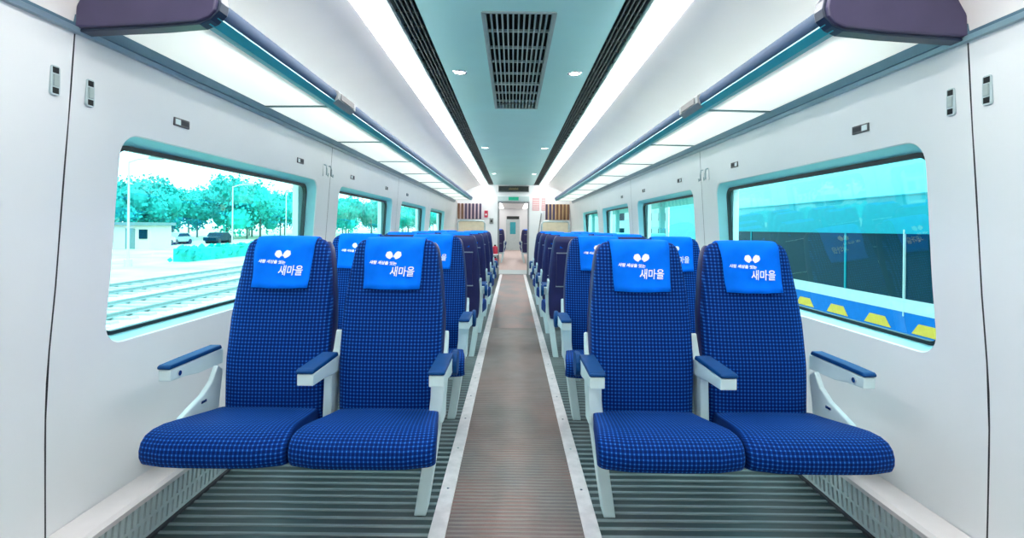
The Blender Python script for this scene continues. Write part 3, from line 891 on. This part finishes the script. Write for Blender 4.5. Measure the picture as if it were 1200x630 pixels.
for s, nm in ((-1, 'left'), (1, 'right')):
    nl = thing('strip_light', 'lamp strip on the %s of the next carriage ceiling' % nm, 'light', (s * .6, 20, 2.18), 'lamp strips of the next carriage')
    obj('diffuser', B().box(*sorted((s * .5, s * .7)), V1 + .2, V2 - .2, 2.185, 2.2), 'diff_far', nl)
    obj('lamp_rim', B().box(*sorted((s * .48, s * .72)), V1 + .18, V2 - .18, 2.192, 2.1995), 'white', nl)
for r, yb in enumerate((17.2, 18.4, 19.6)):
    for kind, x, nm in (('R', -PC, 'left'), ('L', PC, 'right')):
        put(kind, x, yb, PI, 'navy double seat in the next carriage beyond the doorway, %s of its aisle, %s' % (nm, rown[r]), 'double seats of the next carriage')

# ------------------------------------------------------------------ outside, left: grass, tracks, trees
GZ = -1.25
gd = struct('ground', B().box(-400, 300, -120, 420, GZ - .2, GZ), 'ground', origin=True)
def track(xc, label):
    t = thing('railway_track', label, 'track', (xc, 30, GZ))
    obj('ballast_bed', B().prism([(xc - 1.9, GZ), (xc - 1.4, GZ + .16), (xc + 1.4, GZ + .16), (xc + 1.9, GZ)], 'y', -10, 120), 'ballast', t)
    for dx in (-.72, .72):
        obj('rail', B().prism([(xc + dx - .07, GZ + .2), (xc + dx - .07, GZ + .22), (xc + dx - .03, GZ + .24), (xc + dx - .036, GZ + .31), (xc + dx + .036, GZ + .31), (xc + dx + .03, GZ + .24), (xc + dx + .07, GZ + .22), (xc + dx + .07, GZ + .2)], 'y', -10, 120), 'rust', t)
    me = None
    for i in range(90):
        y = 4 + .62 * i
        if me is None:
            o = obj('sleeper', B().prism([(xc - 1.25, GZ + .14), (xc - 1.2, GZ + .21), (xc + 1.2, GZ + .21), (xc + 1.25, GZ + .14)], 'y', 4, 4.26), 'sleeper', t)
            me = o
        else:
            o = me.copy(); COL.objects.link(o); o.location = (0, y - 4, 0)
track(-10.2, 'pale ballasted railway track, nearer of the two outside the left windows')
track(-13.4, 'pale ballasted railway track, farther of the two outside the left windows')

def crown_data(seed, m):
    rnd = random.Random(seed)
    b = B()
    blobs = [(rnd.uniform(-.55, .55), rnd.uniform(-.55, .55), rnd.uniform(.45, 1.45), rnd.uniform(.4, .65)) for _ in range(9)]
    for (x, y, z, r) in blobs:
        for _ in range(210):
            d = Vector((rnd.gauss(0, 1), rnd.gauss(0, 1), rnd.gauss(0, 1))).normalized()
            c = Vector((x, y, z)) + d * r * rnd.uniform(.7, 1.08)
            u = Vector((rnd.gauss(0, 1), rnd.gauss(0, 1), rnd.gauss(0, 1))).normalized()
            v = d.cross(u).normalized() if d.cross(u).length > .01 else Vector((1, 0, 0))
            q = rnd.uniform(.035, .085)
            b.add([c - u * q, c + v * q * .8, c + u * q, c - v * q * .8], [(0, 1, 2, 3)])
        n = 8
        b.loft([[(x + r * .62 * math.cos(2 * PI * i / n) * math.sin(PI * k / 6), y + r * .62 * math.sin(2 * PI * i / n) * math.sin(PI * k / 6), z + r * .62 * math.cos(PI * k / 6)) for i in range(n)] for k in range(1, 6)])
    o = obj('crown', b, m, None, origin=False)
    me = o.data
    bpy.data.objects.remove(o)
    return me
crowns = [crown_data(k, ('leaf1', 'leaf2')[k % 2]) for k in range(5)]
tb = B().cyl((0, 0), .07, 'z', 0, .9, 8, .04)
tro = obj('trunk', tb, 'bark', None, origin=False); trunk_me = tro.data; bpy.data.objects.remove(tro)
def tree(x, y, h, wdt, i, label, group):
    t = thing('tree', label, 'tree', (x, y, GZ), group)
    c = bpy.data.objects.new('crown', crowns[i % 5]); COL.objects.link(c); c.parent = t
    c.location = (0, 0, h * .10); c.scale = (wdt, wdt, h * .47); c.rotation_euler = (0, 0, random.uniform(0, 6))
    k = bpy.data.objects.new('trunk', trunk_me); COL.objects.link(k); k.parent = t
    k.scale = (h * .25, h * .25, h * .5)
rt = random.Random(3)
i = 0
# placed by bearing from the carriage: a belt of trees some 45-70 m off
y = 30.0
while y < 270:
    x = -44 - rt.uniform(0, 12) + max(0, (y - 110) * .10)
    h = (.078 * y + 2.9 if y < 100 else 10.7 + max(0, y - 150) * .02) * rt.uniform(.85, 1.12)
    q = -x / y
    wnm = ('front left', 'second left', 'third left', 'farthest left')[0 if q > .37 else 1 if q > .232 else 2 if q > .17 else 3]
    lb = 'turquoise tree in the %s row, in line with the %s window'
    tree(x, y, h, h * .42, i, lb % ('nearer', wnm), 'nearer trees in line with the %s window' % wnm)
    if i % 2 == 0:
        tree(x - 9, y + 4, h * 1.08, h * .45, i + 2, lb % ('taller rear', wnm), 'rear trees in line with the %s window' % wnm)
    y += rt.uniform(3.4, 5.6) * (1 if y < 110 else 1.6)
    i += 1
hd = thing('hedge', 'clipped low green hedge on the grass beyond the tracks', 'hedge', (-22, 42, GZ))
hb = B()
rh = random.Random(5)
for k in range(700):
    c = Vector((-21.5 + rh.uniform(-.6, .6), rh.uniform(33, 52), GZ + rh.uniform(.1, .95)))
    u = Vector((rh.gauss(0, 1), rh.gauss(0, 1), rh.gauss(0, 1))).normalized(); v = u.orthogonal().normalized()
    q = rh.uniform(.12, .25)
    hb.add([c - u * q, c + v * q, c + u * q, c - v * q], [(0, 1, 2, 3)])
hb.box(-22, -21, 33.2, 51.8, GZ, GZ + .85)
tag(obj('hedge_foliage', hb, 'leaf2', hd), kind='stuff')

kk = thing('kiosk', 'pinkish white trackside hut with a flat grey roof', 'hut', (-37, 51, GZ))
obj('hut_wall', B().box(-39, -35, 49.5, 52.5, GZ, GZ + 2.3), 'kiosk', kk)
obj('hut_roof', B().box(-39.3, -34.7, 49.2, 52.8, GZ + 2.3, GZ + 2.6), 'kiosk_roof', kk)
obj('hut_door', B().box(-37.4, -36.5, 49.44, 49.5, GZ, GZ + 2.0), 'kiosk_roof', kk)
obj('hut_window', B().box(-36.1, -35.3, 49.44, 49.5, GZ + 1.0, GZ + 1.9), 'train_dark', kk)
def lamp_post(x, y, h, label):
    t = thing('lamp_post', label, 'lamp post', (x, y, GZ), 'lamp posts beyond the tracks')
    obj('post', B().cyl((x, y), .07, 'z', GZ, GZ + h, 8, .045), 'pole', t, smooth=True)
    obj('arm', B().tube([(x, y, GZ + h - .05), (x + .6, y, GZ + h + .15), (x + 1.4, y, GZ + h + .2)], .05, 6), 'pole', t)
    obj('lamp_head', B().box(x + 1.2, x + 1.9, y - .14, y + .14, GZ + h + .12, GZ + h + .28), 'grey', t)
    obj('post_base', B().cyl((x, y), .2, 'z', GZ, GZ + .4, 8), 'pole', t)
lamp_post(-22, 29.3, 6.0, 'pale slender lamp post nearest the front left window')
lamp_post(-26, 47.5, 6.0, 'pale slender lamp post behind the low hedge')
lamp_post(-27, 61, 6.5, 'pale slender lamp post farther along, before the tree belt')
cars = [(-40, 57.5, 'kiosk'), (-41, 62.5, 'far_pale'), (-39, 68, 'train_dark'), (-40, 46.5, 'train_dark')]
for q, (x, y, m) in enumerate(cars):
    t = thing('parked_car', ('pale pinkish', 'pale cyan', 'dark', 'dark')[q] + ' car parked before the trees, ' + ('just past the hut', 'third past the hut', 'farthest past the hut', 'on the near side of the hut')[q], 'car', (x, y, GZ), 'cars parked before the trees')
    pr = [(-2.1, .35), (-2.1, .8), (-1.3, .95), (-.8, 1.42), (.9, 1.45), (1.6, .95), (2.1, .85), (2.1, .35)]
    obj('body', B().prism([(y + p[0], GZ + p[1]) for p in pr], 'x', x - .85, x + .85), m, t, bevel=.06)
    obj('side_glass', B().prism([(y - 1.1, GZ + .97), (y - .75, GZ + 1.35), (y + .85, GZ + 1.36), (y + 1.35, GZ + .97)], 'x', x - .86, x + .86), 'train_dark', t)
    for dy in (-1.3, 1.3):
        obj('wheel', B().cyl((y + dy, GZ + .33), .33, 'x', x - .87, x + .87, 14), 'knob', t)

# ------------------------------------------------------------------ outside, right: a train on the next track, buildings
TX = 4.5
TY0, TY1 = -8.0, 11.6
T = thing('neighbour_train', 'cyan, white and blue train standing on the next track outside the right windows', 'train', (TX + 1.4, 2, GZ))
obj('upper_body', B().prism([(TX + .0, 1.60), (TX + .02, 2.0), (TX + .12, 2.35), (TX + .5, 2.65), (TX + 1.4, 2.8), (TX + 2.3, 2.65), (TX + 2.8, 2.0), (TX + 2.8, 1.60)], 'y', TY0, TY1), 'train_top', T, smooth=True)
obj('cyan_band', B().box(TX, TX + 2.8, TY0, TY1, 1.15, 1.60), 'train_mid', T)
obj('band_groove', B().box(TX - .012, TX + .01, TY0, TY1, 1.595, 1.61), 'train_mid', T)
wbnd = obj('window_band', B().box(TX + .015, TX + 2.8, TY0, TY1, .40, 1.15), 'train_dark', T)
for k in range(7):
    y = TY0 + 1.2 + 2.75 * k
    obj('window_divider', B().box(TX + .004, TX + .03, y, y + .03, .40, 1.15), 'train_mid', wbnd)
obj('white_stripe', B().box(TX - .004, TX + 2.8, TY0, TY1, .25, .40), 'train_white', T)
obj('blue_skirt', B().prism([(TX, .25), (TX, -.55), (TX + .15, -.75), (TX + 2.8, -.75), (TX + 2.8, .25)], 'y', TY0, TY1), 'train_blue', T)
for k in range(12):
    y = 2.2 + .78 * k
    obj('yellow_block', B().prism([(y, .03), (y + .10, .15), (y + .36, .15), (y + .46, .03)], 'x', TX - .006, TX + .01), 'train_yellow', T)
for y in (-5.5, -1, 4, 8.5):
    obj('wheel_bogie', B().box(TX + .3, TX + 2.5, y - 1.0, y + 1.0, GZ + .1, -.7), 'knob', T)
obj('door_line', B().box(TX - .008, TX + .02, 5.9, 5.915, .2, 1.2), 'train_white', T)  # thin white bar standing in for a reflection in the window glass
PF = thing('platform_canopy', 'pale flat station canopy on posts past the end of the next train', 'canopy', (9, 32, GZ))
obj('platform_slab', B().box(7.6, 12, 13, 70, GZ, -.1), 'far_pale', PF)
obj('canopy_roof', B().box(7.4, 12, 17, 70, 2.9, 3.2), 'far_build', PF)
for k in range(7):
    obj('canopy_post', B().box(9.5, 9.8, 19 + 7 * k, 19.3 + 7 * k, -.1, 2.9), 'far_build', PF)
PK = thing('parked_wagon', 'cyan-grey maintenance wagon parked past the next train', 'wagon', (4.7, 20, GZ))
obj('wagon_body', B().box(4.4, 6.6, 16.5, 24, -.9, .45), 'train_mid', PK, bevel=.06)
obj('wagon_cab', B().box(4.4, 6.6, 22, 24, .45, 1.0), 'far_build', PK, bevel=.06)
obj('wagon_window', B().box(4.38, 4.45, 22.4, 23.6, .5, .85), 'far_pale', PK)
obj('wagon_panel', B().box(4.37, 4.42, 17.2, 20.6, -.35, .2), 'far_pale', PK)
for y in (17.6, 22.8):
    obj('wheel', B().cyl((y, GZ + .45), .42, 'x', 4.5, 6.5, 14), 'knob', PK)
for q, (x0, x1, y0, y1, h, m, lb) in enumerate(((26, 44, 60, 85, 9.0, 'far_build', 'cyan-grey station building beyond the right windows'), (18, 32, 105, 130, 12.0, 'far_pale', 'pale tall building far along the line to the right'), (40, 60, 95, 120, 14.0, 'far_build', 'broad cyan-grey block behind the station building'))):
    bl = thing('building', lb, 'building', ((x0 + x1) / 2, (y0 + y1) / 2, GZ))
    obj('building_wall', B().box(x0, x1, y0, y1, GZ, GZ + h), m, bl)
    obj('building_roof', B().box(x0 - .4, x1 + .4, y0 - .4, y1 + .4, GZ + h, GZ + h + .5), 'far_pale', bl)
    for a in range(5):
        for c in range(int(h // 3.2)):
            xx = x0 + (x1 - x0) * (a + .25) / 5
            obj('building_window', B().box(xx, xx + (x1 - x0) * .1, y0 - .06, y0, GZ + 1 + 3.2 * c, GZ + 2.6 + 3.2 * c), 'train_dark', bl)
